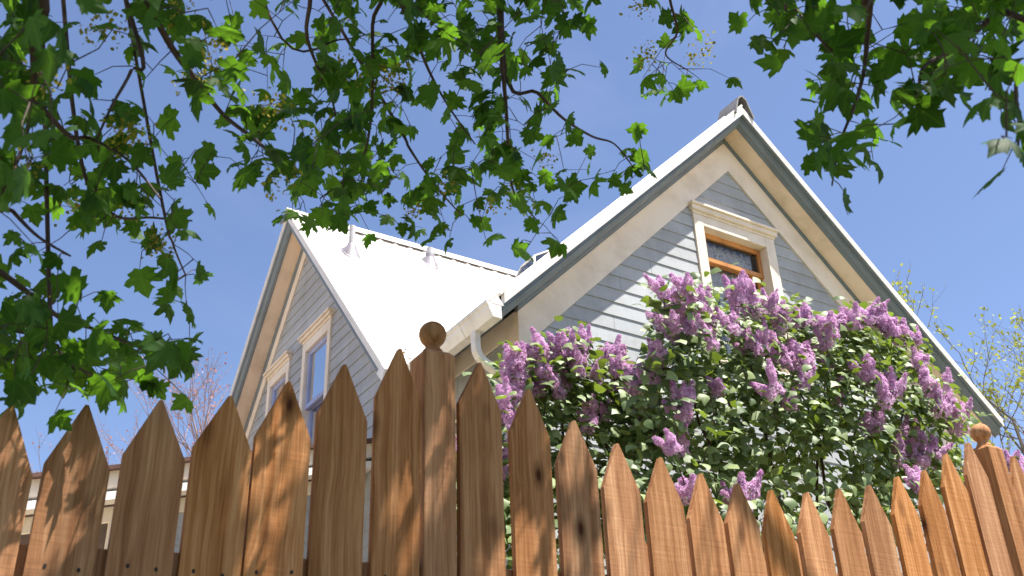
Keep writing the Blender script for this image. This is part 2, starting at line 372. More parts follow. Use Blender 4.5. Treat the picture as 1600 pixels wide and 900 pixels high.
fz = MB(); rake(fz, [(6.226, -.166), (6.226, -.522), (6.26, -.522), (6.26, -.166)], 2.716, 2.70, fmap, AP_A, AP_Z, SL, SR)
fz.build('frieze_board', m_cream, house)

# walls and siding, split round the window opening
W0, W1, WZ0, WZ1 = 6.322, 7.175, 4.55, 5.965
gable = [(A_L, -.05), (A_R, -.05), (A_R, rz(A_R, -.2)), (AP_A, AP_Z-.2), (A_L, rz(A_L, -.2))]
def pieces(poly, w0, w1, z0, z1):
    out = [clip(poly, 0, w0, False), clip(poly, 0, w1, True)]
    mid = clip(clip(poly, 0, w0, True), 0, w1, False)
    return out + [clip(mid, 1, z0, False), clip(mid, 1, z1, True)]
sd = MB()
for pc in pieces(gable, W0, W1, WZ0, WZ1):
    siding(sd, pc, 4.674, .1385, lambda u, z_, o: (u, WALL-o, z_))
sd.build('gable_siding', [m_siding, m_seam], house)
side = [(WALL, -.05), (8.2, -.05), (8.2, 4.5), (WALL, 4.5)]
ss = MB(); siding(ss, side, 4.674, .1385, lambda u, z_, o: (A_L-o, u, z_))
s2 = MB(); siding(s2, [(WALL, -.05), (10, -.05), (10, 4.5), (WALL, 4.5)], 4.674, .1385, lambda u, z_, o: (A_R+o, u, z_))
ss.build('side_siding', [m_siding, m_seam], house)
s2.build('side_siding', [m_siding, m_seam], house)
cb = MB()
cb.box((A_L-.025, WALL-.024, 0), (A_L+.145, WALL+.01, 4.30)); cb.box((A_L-.0245, WALL+.0105, 0), (A_L+.01, WALL+.14, 4.285))
cb.build('corner_board', m_cream, house); cb = MB()
cb.box((A_R-.145, WALL-.024, 0), (A_R+.025, WALL+.01, 4.36))
cb.build('corner_board', m_cream, house)
fb = MB(); fb.box((A_L-.022, WALL+.001, 4.287), (A_L+.01, 8.0, 4.475)); fb.build('eave_frieze', m_cream, house)
es = MB(); es.add([(3.70, 5.95, 4.262), (4.12, 5.95, 4.66), (4.12, 8.2, 4.66), (3.70, 8.2, 4.262), (3.70, 5.95, 4.30), (4.12, 5.95, 4.70), (4.12, 8.2, 4.70), (3.70, 8.2, 4.30)],
                  [(0,3,2,1),(4,5,6,7),(0,1,5,4),(1,2,6,5),(2,3,7,6),(3,0,4,7)])
es.box((3.70, 5.935, 4.16), (3.735, 7.5, 4.30))
es.build('eave_soffit', m_grey, house)

# window builder: local frame (u along the wall, o outwards, z), place(u, o, z)
def window(name, place, c0, c1, g0, g1, gt, gb, meet, head0, head1, cas_mat, sash_mat, curtain=None, sash_in=-.07):
    def bx(mb, u0, u1, o0, o1, z0, z1):
        p = [place(u, o, z_) for z_ in (z0, z1) for u, o in ((u0, o0), (u1, o0), (u1, o1), (u0, o1))]
        mb.add(p, [(0,3,2,1),(4,5,6,7),(0,1,5,4),(1,2,6,5),(2,3,7,6),(3,0,4,7)])
    c = MB()                                            # casing with cornice
    bx(c, c0, g0, -.11, .028, gb-.04, head0-.001); bx(c, g1, c1, -.11, .028, gb-.04, head0-.001)
    bx(c, g0+.0005, g1-.0005, -.108, .026, gt, head0-.001)
    bx(c, c0-.008, c1+.008, -.02, .036, head0, head0+.03)
    bx(c, c0-.028, c1+.028, -.02, .062, head0+.03, head1-.028); bx(c, c0-.045, c1+.045, -.02, .085, head1-.028, head1)
    bx(c, c0-.03, c1+.03, -.11, .06, gb-.09, gb-.041)
    fr = c.build('window', cas_mat, house, bevel=.004)
    s = MB(); sw, rt, rb = .042, .05, .05
    for (z0, z1, o) in ((meet-.0, gt, sash_in), (gb, meet+.055, sash_in-.05)):
        bx(s, g0+.001, g0+sw, o-.04, o, z0, z1-.0005); bx(s, g1-sw, g1-.001, o-.04, o, z0, z1-.0005)
        bx(s, g0+sw+.0003, g1-sw-.0003, o-.039, o-.001, z1-rt, z1-.0006); bx(s, g0+sw+.0003, g1-sw-.0003, o-.039, o-.001, z0, z0+rb)
    s.build('sash', sash_mat, fr, bevel=.003)
    p = MB()
    p.add([place(g0+.03, sash_in-.02, meet+.03), place(g1-.03, sash_in-.02, meet+.03), place(g1-.03, sash_in-.02, gt-.03), place(g0+.03, sash_in-.02, gt-.03)], [(0, 1, 2, 3)])
    p.add([place(g0+.03, sash_in-.07, gb+.03), place(g1-.03, sash_in-.07, gb+.03), place(g1-.03, sash_in-.07, meet+.03), place(g0+.03, sash_in-.07, meet+.03)], [(0, 1, 2, 3)])
    p.build('pane', m_glass, fr)
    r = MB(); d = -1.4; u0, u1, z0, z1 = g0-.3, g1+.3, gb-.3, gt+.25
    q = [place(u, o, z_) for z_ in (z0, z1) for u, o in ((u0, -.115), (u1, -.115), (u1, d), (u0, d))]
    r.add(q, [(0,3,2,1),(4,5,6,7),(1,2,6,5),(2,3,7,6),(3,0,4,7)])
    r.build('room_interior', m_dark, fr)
    if curtain == 'lace':
        c1_ = MB(); n = 60; rows = []
        for k in range(n+1):
            u = g0+.02 + (g1-g0-.04)*k/n; o = -.20 + .018*math.sin(k*.9) + .008*math.sin(k*2.3)
            rows.append((u, o))
        c1_.add([place(u, o, z_) for z_ in (gb, gt-.02) for u, o in rows], [(k, k+1, n+2+k, n+1+k) for k in range(n)])
        c1_.build('lace_curtain', m_lace, fr, smooth=True)
        c2 = MB(); 
        for (ua, ub, zt) in ((g0+.06, g0+.22, meet-.11), (g0+.27, g0+.50, meet-.13)):
            vs = []; n = 16
            for k in range(n+1):
                t = k/n; u = ua+(ub-ua)*t; top = zt - .10*abs(t-.45)*2
                vs.append((u, -.165+.012*math.sin(t*14), top))
            c2.add([place(u, o, gb) for u, o, z_ in vs]+[place(u, o, z_) for u, o, z_ in vs], [(k, k+1, n+2+k, n+1+k) for k in range(n)])
        c2.build('cafe_curtain', m_curtain, fr, smooth=True)
    return fr
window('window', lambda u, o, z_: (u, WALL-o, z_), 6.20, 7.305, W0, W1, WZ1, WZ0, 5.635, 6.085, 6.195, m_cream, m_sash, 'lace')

# roof of the front wing: ribbed metal sheets running from ridge to eave or valley
MR_B, MR_Z, MS = 10.21, 7.375, 1.115                     # main roof ridge: place and height of the drip line, slope
PER = .21
def ribs(v0, v1):
    out = []; k = math.floor(v0/PER)
    while k*PER < v1:
        for t, h_ in ((0, 0), (.70, 0), (.78, .014), (.92, .014), (.999, 0)):
            v = (k+t)*PER
            if v0 < v < v1: out.append((v, h_))
        k += 1
    return [(v0, 0)] + out + [(v1, 0)]
rf = MB()
def front_end(bv, emax, sl, th):
    s = (AP_Z+th - (MR_Z+.09) + MS*(MR_B-bv))/sl
    return emax if bv < 7.55 else max(.0, min(emax, s+.06))
for sg, sl, em, th in ((-1, SL, 3.10, .128), (1, SR, 3.20, .088)):
    vs = []; fs = []; rb_ = ribs(5.887, 10.18)
    nrm = np.array([sg*sl, 0, 1.0]); nrm /= np.linalg.norm(nrm)
    for v, h_ in rb_:
        e = front_end(v, em, sl, th)
        for s in (0.0, e):
            p = np.array([AP_A+sg*s, v, AP_Z+th-sl*s]) + nrm*h_
            vs.append(p); vs.append(p - nrm*.022 - nrm*h_)
    for k in range(len(rb_)-1):
        i = k*4; j = i+4
        fs += [(i, i+2, j+2, j), (i+1, j+1, j+3, i+3), (i+2, i+3, j+3, j+2)]
    fs.append((0, 1, 3, 2))
    rf.add(vs, fs)
rf.build('roof', m_whitemetal, house)
# grey half-round ridge cap of the front wing, standing proud of the gable
cp = MB(); ring = []
for bb in (5.865, 6.15):
    pts = []
    for rr in (.135, .118):
        seq = [(-1.0, -.115), (-.78, -.02), (-.45, .10), (0, .15), (.45, .115), (.78, -.01), (1.05, -.10)]
        if rr == .118: seq = seq[::-1]
        for x, z_ in seq: pts.append((AP_A+x*rr, bb, AP_Z+.085+z_-(0 if rr == .135 else .02)))
    ring.append(pts)
cp.loft(ring[0], ring[1]); cp.build('ridge_cap', m_cap, house)
# skylight on the far part of the wing's left slope
skm = MB(); up_ = lambda u, bb, z_: (u, bb, AP_Z+.13-SL*(AP_A-u)+z_)
skm.loft([up_(5.0, 7.3, 0), up_(5.3, 7.3, 0), up_(5.3, 7.7, 0), up_(5.0, 7.7, 0)], [up_(5.0, 7.3, .015), up_(5.3, 7.3, .015), up_(5.3, 7.7, .015), up_(5.0, 7.7, .015)])
for q0, q1 in (((5.0, 7.3, .015), (5.06, 7.38, .13)), ((5.0, 7.7, .015), (5.06, 7.62, .13)), ((5.3, 7.3, .015), (5.06, 7.38, .13)), ((5.3, 7.7, .015), (5.06, 7.62, .13)), ((5.06, 7.38, .13), (5.06, 7.62, .13))):
    skm.tube([up_(*q0), up_(*q1)], .012, 5)
sko = skm.build('skylight', m_whitemetal, house)
sg_ = MB(); P4 = [up_(5.0, 7.3, .015), up_(5.3, 7.3, .015), up_(5.3, 7.7, .015), up_(5.0, 7.7, .015), up_(5.06, 7.38, .13), up_(5.06, 7.62, .13)]
sg_.add(P4, [(0, 1, 4), (1, 2, 5, 4), (2, 3, 5), (3, 0, 4, 5)]); sg_.build('skylight_glass', m_glass, sko)

# --- main body: ridge along a, gable facing the left of the picture
KA, MWALL = 3.41, 3.70
B_F, B_R = 7.70, 12.72
def mz(u, dz=0): return MR_Z + dz - MS*abs(u-MR_B)
gmap = lambda u, d, z_: (d, u, z_)
w = MB(); rake(w, [(3.40, 0), (3.40, .105), (3.45, .105), (3.45, 0)], 2.86, 2.86, gmap, MR_B, MR_Z, MS, MS); w.build('rake_edge', m_gutter, house)
w = MB(); rake(w, [(3.41, -.001), (3.41, -.05), (3.425, -.06), (3.45, -.12), (3.475, -.14), (3.484, -.14), (3.484, -.001)], 2.84, 2.84, gmap, MR_B, MR_Z, MS, MS); w.build('rake_moulding', m_grey, house)
w = MB(); rake(w, [(3.4845, -.135), (3.4845, -.05), (3.71, -.05), (3.71, -.135)], 2.82, 2.82, gmap, MR_B, MR_Z, MS, MS); w.build('soffit', m_soffit, house)
w = MB(); rake(w, [(3.655, -.136), (3.655, -.18), (3.672, -.22), (3.71, -.22), (3.71, -.136)], 2.45, 2.45, gmap, MR_B, MR_Z, MS, MS); w.build('bed_moulding', m_grey, house)
w = MB(); rake(w, [(3.674, -.221), (3.674, -.42), (3.71, -.42), (3.71, -.221)], None, 2.36, gmap, MR_B, MR_Z, MS, MS); w.build('frieze_board', m_cream, house)
mg = [(B_F, -.05), (B_R, -.05), (B_R, mz(B_R, -.15)), (MR_B, MR_Z-.15), (B_F, mz(B_F, -.15))]
ms_ = MB()
WIN = [(9.29, 10.09, 9.375, 10.0), (10.51, 11.22, 10.595, 11.13)]
p1 = clip(mg, 0, 10.3, False); p2 = clip(mg, 0, 10.3, True)
for pc, (c0, c1, g0, g1) in ((p1, WIN[0]), (p2, WIN[1])):
    for q in pieces(pc, g0, g1, 4.12, 5.58): siding(ms_, q, 4.62, .1385, lambda u, z_, o: (MWALL-o, u, z_))
siding(ms_, [(MWALL, -.05), (4.2, -.05), (4.2, 4.5), (MWALL, 4.5)], 4.62, .1385, lambda u, z_, o: (u, B_F-o, z_))
ms_.build('gable_siding', [m_siding, m_seam], house)
for (c0, c1, g0, g1) in WIN:
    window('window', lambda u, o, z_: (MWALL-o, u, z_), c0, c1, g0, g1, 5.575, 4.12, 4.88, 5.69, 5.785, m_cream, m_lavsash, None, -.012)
rf = MB()
for sg in (-1, 1):
    vs = []; fs = []; rb_ = ribs(3.395, 10.05); nrm = np.array([0, sg*MS, 1.0]); nrm /= np.linalg.norm(nrm)
    for v, h_ in rb_:
        for s in (0.0, 2.90):
            p = np.array([v, MR_B+sg*s, MR_Z+.105-MS*s]) + nrm*h_
            vs.append(p); vs.append(p - nrm*.025 - nrm*h_)
    for k in range(len(rb_)-1):
        i = k*4; j = i+4; fs += [(i, i+2, j+2, j), (i+1, j+1, j+3, i+3), (i+2, i+3, j+3, j+2)]
    fs.append((0, 1, 3, 2)); rf.add(vs, fs)
rf.build('roof', m_whitemetal, house)
cp = MB(); ring = []
for aa in (3.385, 10.06):
    prof = [(-.13, -.112), (-.13, -.10), (0, .045), (.13, -.10), (.13, -.112), (0, .033)]
    ring.append([(aa, MR_B+x, MR_Z+.118+z_) for x, z_ in prof])
cp.loft(ring[0], ring[1]); cp.build('ridge_cap', m_whitemetal, house)
cl = MB(); cl.box((3.37, MR_B+.0, MR_Z-.005), (3.384, MR_B+.16, MR_Z+.06)); cl.build('ridge_end_cap', m_grey, house)
# eave return block at the foot of the rake
er = MB(); er.loft([(3.39, 7.33, 4.12), (3.39, 7.45, 4.24), (3.39, 7.36, 4.30), (3.39, 7.28, 4.22)], [(3.60, 7.33, 4.12), (3.60, 7.45, 4.24), (3.60, 7.36, 4.30), (3.60, 7.28, 4.22)])
er.build('eave_end', m_gutter, house)
# vent pipes with flashings on the main roof
random.seed(3)
for (aa, bb, hh, r_) in ((3.94, 9.455, .38, .035), (5.135, 9.79, .22, .05)):
    zz = MR_Z+.105-MS*(MR_B-bb)
    v = MB(); v.lathe((aa, bb, 0), [(r_, zz-.1), (r_, zz+hh), (r_*.8, zz+hh), (r_*.8, zz+hh-.05)], 14)
    vo = v.build('vent_pipe', m_pipe, house, smooth=False)
    f_ = MB(); n = 18; rings = []
    for rr, dz in ((.115, .012), (.10, .03), (.06, .10), (r_+.006, .15)):
        rings.append([(aa+rr*math.cos(2*math.pi*i/n), bb+rr*math.sin(2*math.pi*i/n), zz+dz+(MS*rr*math.sin(2*math.pi*i/n) if rr > .07 else MS*.3*rr*math.sin(2*math.pi*i/n))) for i in range(n)])
    f_.rings(rings); f_.build('flashing', m_leadflash, vo)
# dry leaves caught along the valley and the gutter
db = MB()
def scrap(p, s):
    a_, b_ = np.random.normal(size=3), np.random.normal(size=3); a_ /= np.linalg.norm(a_); b_ -= a_*(a_@b_); b_ /= np.linalg.norm(b_)
    p = np.array(p); db.add([p-a_*s, p-b_*s*.5, p+a_*s, p+b_*s*.6], [(0, 1, 2, 3)])
np.random.seed(5)
for k in range(60):
    t = random.random(); bb = 7.42 + .25*random.random()**2; scrap((3.62+1.0*random.random()**2.2, bb, MR_Z+.125-MS*(MR_B-bb)), .022)
for k in range(70):
    c = random.choice((6.05, 6.35, 6.42, 6.75, 7.0)); scrap((3.66+.12*random.random(), c+random.gauss(0, .03), 4.27+.05*random.random()), .016)
tag(db.build('dry_leaves', m_debris), 'dry brown leaves caught along the gutter and foot of the white roof', 'leaves', None, 'stuff')

# gutter, end cap, downspout
gt_ = MB(); prof = [(3.712, 4.15), (3.635, 4.152), (3.622, 4.175), (3.60, 4.215), (3.592, 4.245), (3.575, 4.262), (3.575, 4.285), (3.588, 4.285), (3.60, 4.262), (3.71, 4.26)]
gt_.loft([(x, 5.893, z_) for x, z_ in prof], [(x, 7.42, z_) for x, z_ in prof])
gt_.add([(3.60, 5.892, 4.262), (3.737, 5.892, 4.262), (3.675, 5.892, 4.345)], [(0, 1, 2)])
for bb in (6.32, 7.05):
    gt_.loft([(x-.003 if x < 3.7 else x, bb, z_-.003) for x, z_ in prof], [(x-.003 if x < 3.7 else x, bb+.012, z_-.003) for x, z_ in prof])
gut = gt_.build('gutter', m_gutter, house)
ds = MB(); path = [(3.655, 6.20, 4.17), (3.655, 6.20, 4.05), (3.662, 6.203, 3.995), (3.69, 6.212, 3.955), (3.74, 6.228, 3.93), (4.00, 6.31, 3.86), (4.045, 6.322, 3.83), (4.05, 6.324, 3.75), (4.05, 6.324, .15)]
rings = []
for k, p in enumerate(path):
    p = np.array(p); d = np.array(path[min(k+1, len(path)-1)])-np.array(path[max(k-1, 0)]); d /= np.linalg.norm(d)
    s = np.array([0, 1.0, 0]); s -= d*(s@d); s /= np.linalg.norm(s); t = np.cross(d, s)
    rings.append([p+.036*x*s+.027*y*t for x, y in ((-1, -.8), (-.8, -1), (.8, -1), (1, -.8), (1, .8), (.8, 1), (-.8, 1), (-1, .8))])
ds.rings(rings); ds.build('downspout', m_gutter, house)

# --- low lean-to in front of the left gable
LB = 8.2
lt = lambda aa: 3.90 + (aa-3.70)*.268
l0, l1 = -2.0, 3.68
def slopebox(mb, b0, b1, d0, d1, x0=l0, x1=l1):
    p = []
    for dz in (d0, d1):
        for aa, bb in ((x0, b0), (x1, b0), (x1, b1), (x0, b1)): p.append((aa, bb, lt(aa)+dz))
    mb.add(p, [(0,3,2,1),(4,5,6,7),(0,1,5,4),(1,2,6,5),(2,3,7,6),(3,0,4,7)])
m_ = MB(); slopebox(m_, LB-.15, 12.4, -.02, .012); m_.build('porch_roof', m_shingle, house)
m_ = MB(); slopebox(m_, LB-.085, LB-.03, -.155, -.021); m_.build('porch_fascia', m_cream, house)
m_ = MB(); slopebox(m_, LB-.0295, LB+.12, -.199, -.10); m_.build('porch_soffit', m_grey, house)
m_ = MB(); slopebox(m_, LB-.14, LB+.02, -.265, -.20); m_.build('porch_trim', m_whitemetal, house)
m_ = MB(); slopebox(m_, LB+.075, LB+.12, -.39, -.2705); m_.box((1.55, LB+.076, 0), (1.78, LB+.12, lt(1.55)-.385)); m_.build('porch_frieze', m_cream, house)
m_ = MB(); siding(m_, [(1.72, -.05), (3.68, -.05), (3.68, lt(3.68)-.3), (1.72, lt(1.72)-.3)], 4.62, .1385, lambda u, z_, o: (u, LB+.10-o, z_)); m_.build('porch_siding', [m_siding, m_seam], house)

# ------------------------------------------------------------------ picket fence
FB = 2.39
fence = thing('picket_fence', 'tall cedar picket fence with scalloped top and ball capped posts', 'fence', (2.0, FB, 0))
TIPS = [(.202, 1.513), (.362, 1.543), (.527, 1.585), (.687, 1.630), (.837, 1.698), (.997, 1.781), (1.159, 1.864), (1.423, 1.878), (1.592, 1.824), (1.759, 1.753),
        (1.922, 1.705), (2.086, 1.685), (2.251, 1.656), (2.411, 1.646), (2.575, 1.645), (2.744, 1.661), (2.915, 1.698), (3.085, 1.735), (3.258, 1.793), (3.428, 1.843), (3.599, 1.936), (3.763, 2.011),
        (.037, 1.50), (-.128, 1.512), (-.293, 1.54)]
random.seed(11)
rail_z = lambda aa: 1.195+.054*aa
def picket(aa, zt, par, b0=FB, wd=.1425):
    p = MB(); hw = wd/2 + random.uniform(-.003, .003); th = .02; ln = random.uniform(-.004, .004); sh = .152+random.uniform(-.008, .008)
    b0 = b0 + random.uniform(-.002, .003)
    z0 = .03+.05*max(aa, 0)
    tx = aa+random.uniform(-.004, .004)
    fr = [(aa-hw+ln, z0), (aa+hw+ln, z0), (aa+hw, zt-sh+random.uniform(-.006, .006)), (tx+.004, zt-.003), (tx-.004, zt-.003), (aa-hw, zt-sh+random.uniform(-.006, .006))]
    n = len(fr)
    p.add([(x, b0, z_) for x, z_ in fr]+[(x, b0+th, z_) for x, z_ in fr], [tuple(range(n)), tuple(range(2*n-1, n-1, -1))]+[(i, i+n, (i+1) % n+n, (i+1) % n) for i in range(n)])
    for dx in (-.035+random.uniform(-.012, .012), .035+random.uniform(-.012, .012)):
        for dz in (.045, ):
            nz = rail_z(aa)-dz+random.uniform(-.008, .008); m = 8
            p.add([(aa+dx+.0028*math.cos(2*math.pi*i/m), b0-.0012, nz+.0042*math.sin(2*math.pi*i/m)) for i in range(m)]
                  + [(aa+dx+.0028*math.cos(2*math.pi*i/m), b0+.002, nz+.0042*math.sin(2*math.pi*i/m)) for i in range(m)],
                  [tuple(range(m))]+[(i, (i+1) % m, m+(i+1) % m, m+i) for i in range(m)], 1)
    return p.build('picket', [m_wood, m_nail], par, bevel=.0022)
for aa, zt in TIPS: picket(aa, zt, fence)
def post(a0, zs, par, bcen=2.44):
    p = MB(); h_ = .05; c = a0+h_; b0, b1 = FB-.003, FB+.097
    sq = lambda k, z_: [(c-k, b0+h_-k, z_), (c+k, b0+h_-k, z_), (c+k, b0+h_+k, z_), (c-k, b0+h_+k, z_)]
    p.rings([sq(.05, .02), sq(.05, zs), sq(.046, zs+.006), sq(.036, zs+.016)])
    o = p.build('post', m_wood, par, bevel=.003)
    f_ = MB(); r = .0415; zc = zs+.082; pr = [(.034, zs+.0165), (.030, zs+.028), (.022, zs+.036), (.0215, zs+.042)]
    for k in range(1, 14):
        t = -math.pi/2 + .52 + (math.pi-.52)*k/13.5; pr.append((r*math.cos(t), zc+r*math.sin(t)))
    pr.append((.002, zc+r))
    f_.lathe((c, b0+h_, 0), pr, 24); f_.build('ball_finial', m_wood, o, smooth=True)
post(1.238, 1.872, fence); post(3.887, 2.012, fence)
for dz in (0, -.75):
    r = MB(); r.loft([(x, y, rail_z(-.5)+dz+z_) for x, y, z_ in ((-.5, FB+.026, -.09), (-.5, FB+.026, 0), (-.5, FB+.064, 0), (-.5, FB+.064, -.09))],
                     [(x, y, rail_z(4.6)+dz+z_) for x, y, z_ in ((4.6, FB+.026, -.09), (4.6, FB+.026, 0), (4.6, FB+.064, 0), (4.6, FB+.064, -.09))])
    r.build('rail', m_wood, fence)
for aa, zt in ((4.06, 2.0), (4.225, 1.95), (4.39, 1.88)): picket(aa, zt, fence)
# a few pickets of a second fence behind the shrubs
back = thing('picket_fence', 'weathered picket fence standing in the shade behind the lilac, only its tips showing', 'fence', (3.0, 4.1, 0))
for k in range(14):
    aa = 2.9+.17*k; picket(aa, 1.90+.03*math.sin(k*.5), back, 3.55)
r = MB(); r.box((2.8, 3.575, 1.2), (5.3, 3.61, 1.29)); r.build('rail', m_wood, back)

# ------------------------------------------------------------------ foliage kit
rng = np.random.default_rng(7)
def unit(v): return v/(np.linalg.norm(v, axis=-1, keepdims=True)+1e-9)
# maple leaf outline (x across, y along), palmate with toothed lobes; base at the origin
_half = [(0, 0), (.10, -.06), (.27, -.12), (.31, -.03), (.50, .02), (.42, .11), (.45, .21), (.58, .24), (.73, .35), (.61, .42), (.60, .54), (.46, .54), (.31, .51), (.31, .61), (.37, .74), (.24, .75), (.14, .89), (0, 1.05)]
MAPLE = np.array(_half + [(-x, y) for x, y in _half[-2:0:-1]])
MAPLE_C = np.array([0, .30])
def leaf_batch(P, nrm, tip, size, outline, centre, curl, tints):
    """many leaves as one vertex/face block: P base points, nrm blade normals, tip directions"""
    n = len(P); k = len(outline)
    nrm = unit(nrm); tip = unit(tip - nrm*(tip*nrm).sum(1, keepdims=True)); sd_ = np.cross(tip, nrm)
    uv = np.concatenate([outline, centre[None]], 0)
    jit = 1+.10*rng.normal(size=(n, k+1)); jit[:, 0] = 1; jit[:, -1] = 1
    wx = rng.uniform(.85, 1.12, n)[:, None]
    x = uv[None, :, 0]*jit*wx; y = uv[None, :, 1]*(1+.05*(jit-1)); r2 = x**2+(y-centre[1])**2
    c = (curl*rng.uniform(.2, 1.6, n))[:, None]
    z_ = -c*r2 + .10*np.abs(x)*rng.uniform(-.3, 1.2, n)[:, None] - .18*c*np.maximum(y-.3, 0)
    V = P[:, None, :] + size[:, None, None]*(x[..., None]*sd_[:, None, :] + y[..., None]*tip[:, None, :] + z_[..., None]*nrm[:, None, :])
    base = (np.arange(n)*(k+1))[:, None]
    i = np.arange(k); tri = np.stack([np.full(k, k), i, (i+1) % k], 1)
    Fc = (base[:, None, :] + tri[None]).reshape(-1, 3)
    return V.reshape(-1, 3), Fc, np.repeat(tints, k+1)
def mesh_np(name, V, Fc, material, parent, tints=None, smooth=False):
    root = parent
    while root.parent is not None: root = root.parent
    V = V - origin_of(root); k = Fc.shape[1]
    me = bpy.data.meshes.new(name); me.vertices.add(len(V)); me.vertices.foreach_set('co', V.astype(np.float32).ravel())
    me.loops.add(Fc.size); me.loops.foreach_set('vertex_index', Fc.astype(np.int32).ravel())
    me.polygons.add(len(Fc)); me.polygons.foreach_set('loop_start', (np.arange(len(Fc))*k).astype(np.int32))
    if smooth: me.polygons.foreach_set('use_smooth', np.ones(len(Fc), dtype=bool))
    me.materials.append(material)
    if tints is not None:
        at_ = me.attributes.new('tint', 'FLOAT', 'POINT'); at_.data.foreach_set('value', tints.astype(np.float32))
    me.update(calc_edges=True)
    o = bpy.data.objects.new(name, me); S.collection.objects.link(o); o.parent = parent
    return o

# ------------------------------------------------------------------ maple hanging over the fence
TR = W2H(np.array([-2.6, -1.2, 0]))
maple = thing('maple_tree', 'maple tree with broad green leaves and yellow blossom hanging over the fence', 'tree', TR)
t_top = W2H(np.array([-2.3, -.6, 3.2]))
t = MB(); t.tube([TR, TR+np.array([.02, .05, .8]), TR+np.array([.1, .2, 1.8]), t_top, t_top+np.array([.1, .3, 1.4]), t_top+np.array([.5, .3, 3.0])], [.30, .23, .21, .17, .12, .06], 14)
t.build('trunk', m_bark, maple, smooth=True)
limbs = [[t_top, W2H(np.array([-1.2, .9, 4.0])), W2H(np.array([-.2, 1.9, 4.5])), W2H(np.array([1.2, 2.6, 4.7])), W2H(np.array([2.4, 3.0, 4.6]))],
         [t_top, W2H(np.array([-2.0, .6, 3.5])), W2H(np.array([-1.7, 1.5, 3.7])), W2H(np.array([-1.2, 2.4, 4.0]))],
         [t_top, W2H(np.array([-.9, .1, 4.0])), W2H(np.array([.6, .6, 4.2])), W2H(np.array([1.9, 1.3, 4.1]))]]
def spline(P, m=8):
    P = [np.asarray(p, float) for p in P]; out = []
    for i in range(len(P)-1):
        p0, p1, p2, p3 = P[max(i-1, 0)], P[i], P[i+1], P[min(i+2, len(P)-1)]
        for k in range(m):
            s = k/m; out.append(.5*((2*p1)+(-p0+p2)*s+(2*p0-5*p1+4*p2-p3)*s*s+(-p0+3*p1-3*p2+p3)*s**3))
    out.append(P[-1]); return np.array(out)
limb_pts = []
for L_ in limbs:
    sp = spline(L_, 10); limb_pts.append(sp); mb = MB(); mb.tube(sp, np.linspace(.085, .018, len(sp)), 9); mb.build('limb', m_bark, maple, smooth=True)
LIMB = np.concatenate(limb_pts)
# drooping boughs: traced picture points at their real distance
BOUGHS = [([(55, -60), (52, 60), (52, 150), (35, 230), (5, 300)], 2.3, .010), ([(205, -60), (260, 60), (310, 130), (350, 180), (395, 215), (430, 240), (470, 235)], 2.7, .008),
          ([(215, 60), (205, 110), (175, 165), (150, 220)], 2.5, .005), ([(-40, 90), (60, 165), (110, 214), (140, 216), (200, 250), (250, 310)], 2.4, .006),
          ([(-60, 390), (0, 425), (60, 470), (100, 500), (150, 515), (210, 540), (262, 560)], 2.7, .007), ([(78, 480), (90, 540), (112, 570), (180, 600)], 2.7, .005),
          ([(-50, 250), (20, 330), (60, 370), (110, 400)], 2.5, .006), ([(120, 215), (170, 330), (240, 340), (300, 345)], 2.8, .005), ([(250, 300), (270, 380), (290, 430)], 2.9, .004),
          ([(600, -60), (625, 0), (650, 60), (670, 110), (700, 165), (742, 225)], 3.3, .008), ([(780, -60), (780, 10), (783, 80), (790, 160), (795, 240), (803, 300), (840, 345)], 3.4, .009),
          ([(788, 98), (840, 145), (880, 185), (925, 213), (960, 225), (990, 262)], 3.4, .006), ([(582, -40), (582, 40), (580, 180), (560, 260), (500, 310)], 3.2, .006),
          ([(612, 180), (640, 232), (680, 290), (720, 335)], 3.3, .005), ([(470, -60), (480, 60), (520, 160), (530, 240)], 3.1, .007), ([(440, 60), (530, 62), (570, 55)], 3.3, .004),
          ([(1040, -60), (1047, 0), (1058, 50), (1040, 85), (1075, 110)], 3.7, .005), ([(1362, -60), (1360, 0), (1355, 60), (1350, 110), (1335, 165), (1310, 230), (1300, 290)], 2.8, .008),
          ([(1240, -50), (1250, 20), (1290, 70), (1340, 110)], 2.8, .005), ([(1640, -40), (1560, 20), (1500, 70), (1440, 110), (1445, 175)], 2.6, .008), ([(1640, 40), (1590, 120), (1592, 190), (1590, 240)], 2.05, .005)]
nodes = []; ndep = []
tw = MB()
for pts, dist, r0 in BOUGHS:
    n = len(pts)
    P = [at(x, y, dist + .12*math.sin(i*1.3+pts[0][0])) for i, (x, y) in enumerate(pts)]
    root = LIMB[np.argmin(((LIMB-(P[0]+np.array([0, 0, .5])))**2).sum(1))]
    head = [root, (root+P[0])/2+np.array([0, 0, .12])]
    sp = spline(head+P, 6)
    tw.tube(sp, np.linspace(r0*1.5, .0022, len(sp)), 6)
    q = spline(P, 8); nodes.append(q)
NODES = np.concatenate(nodes)
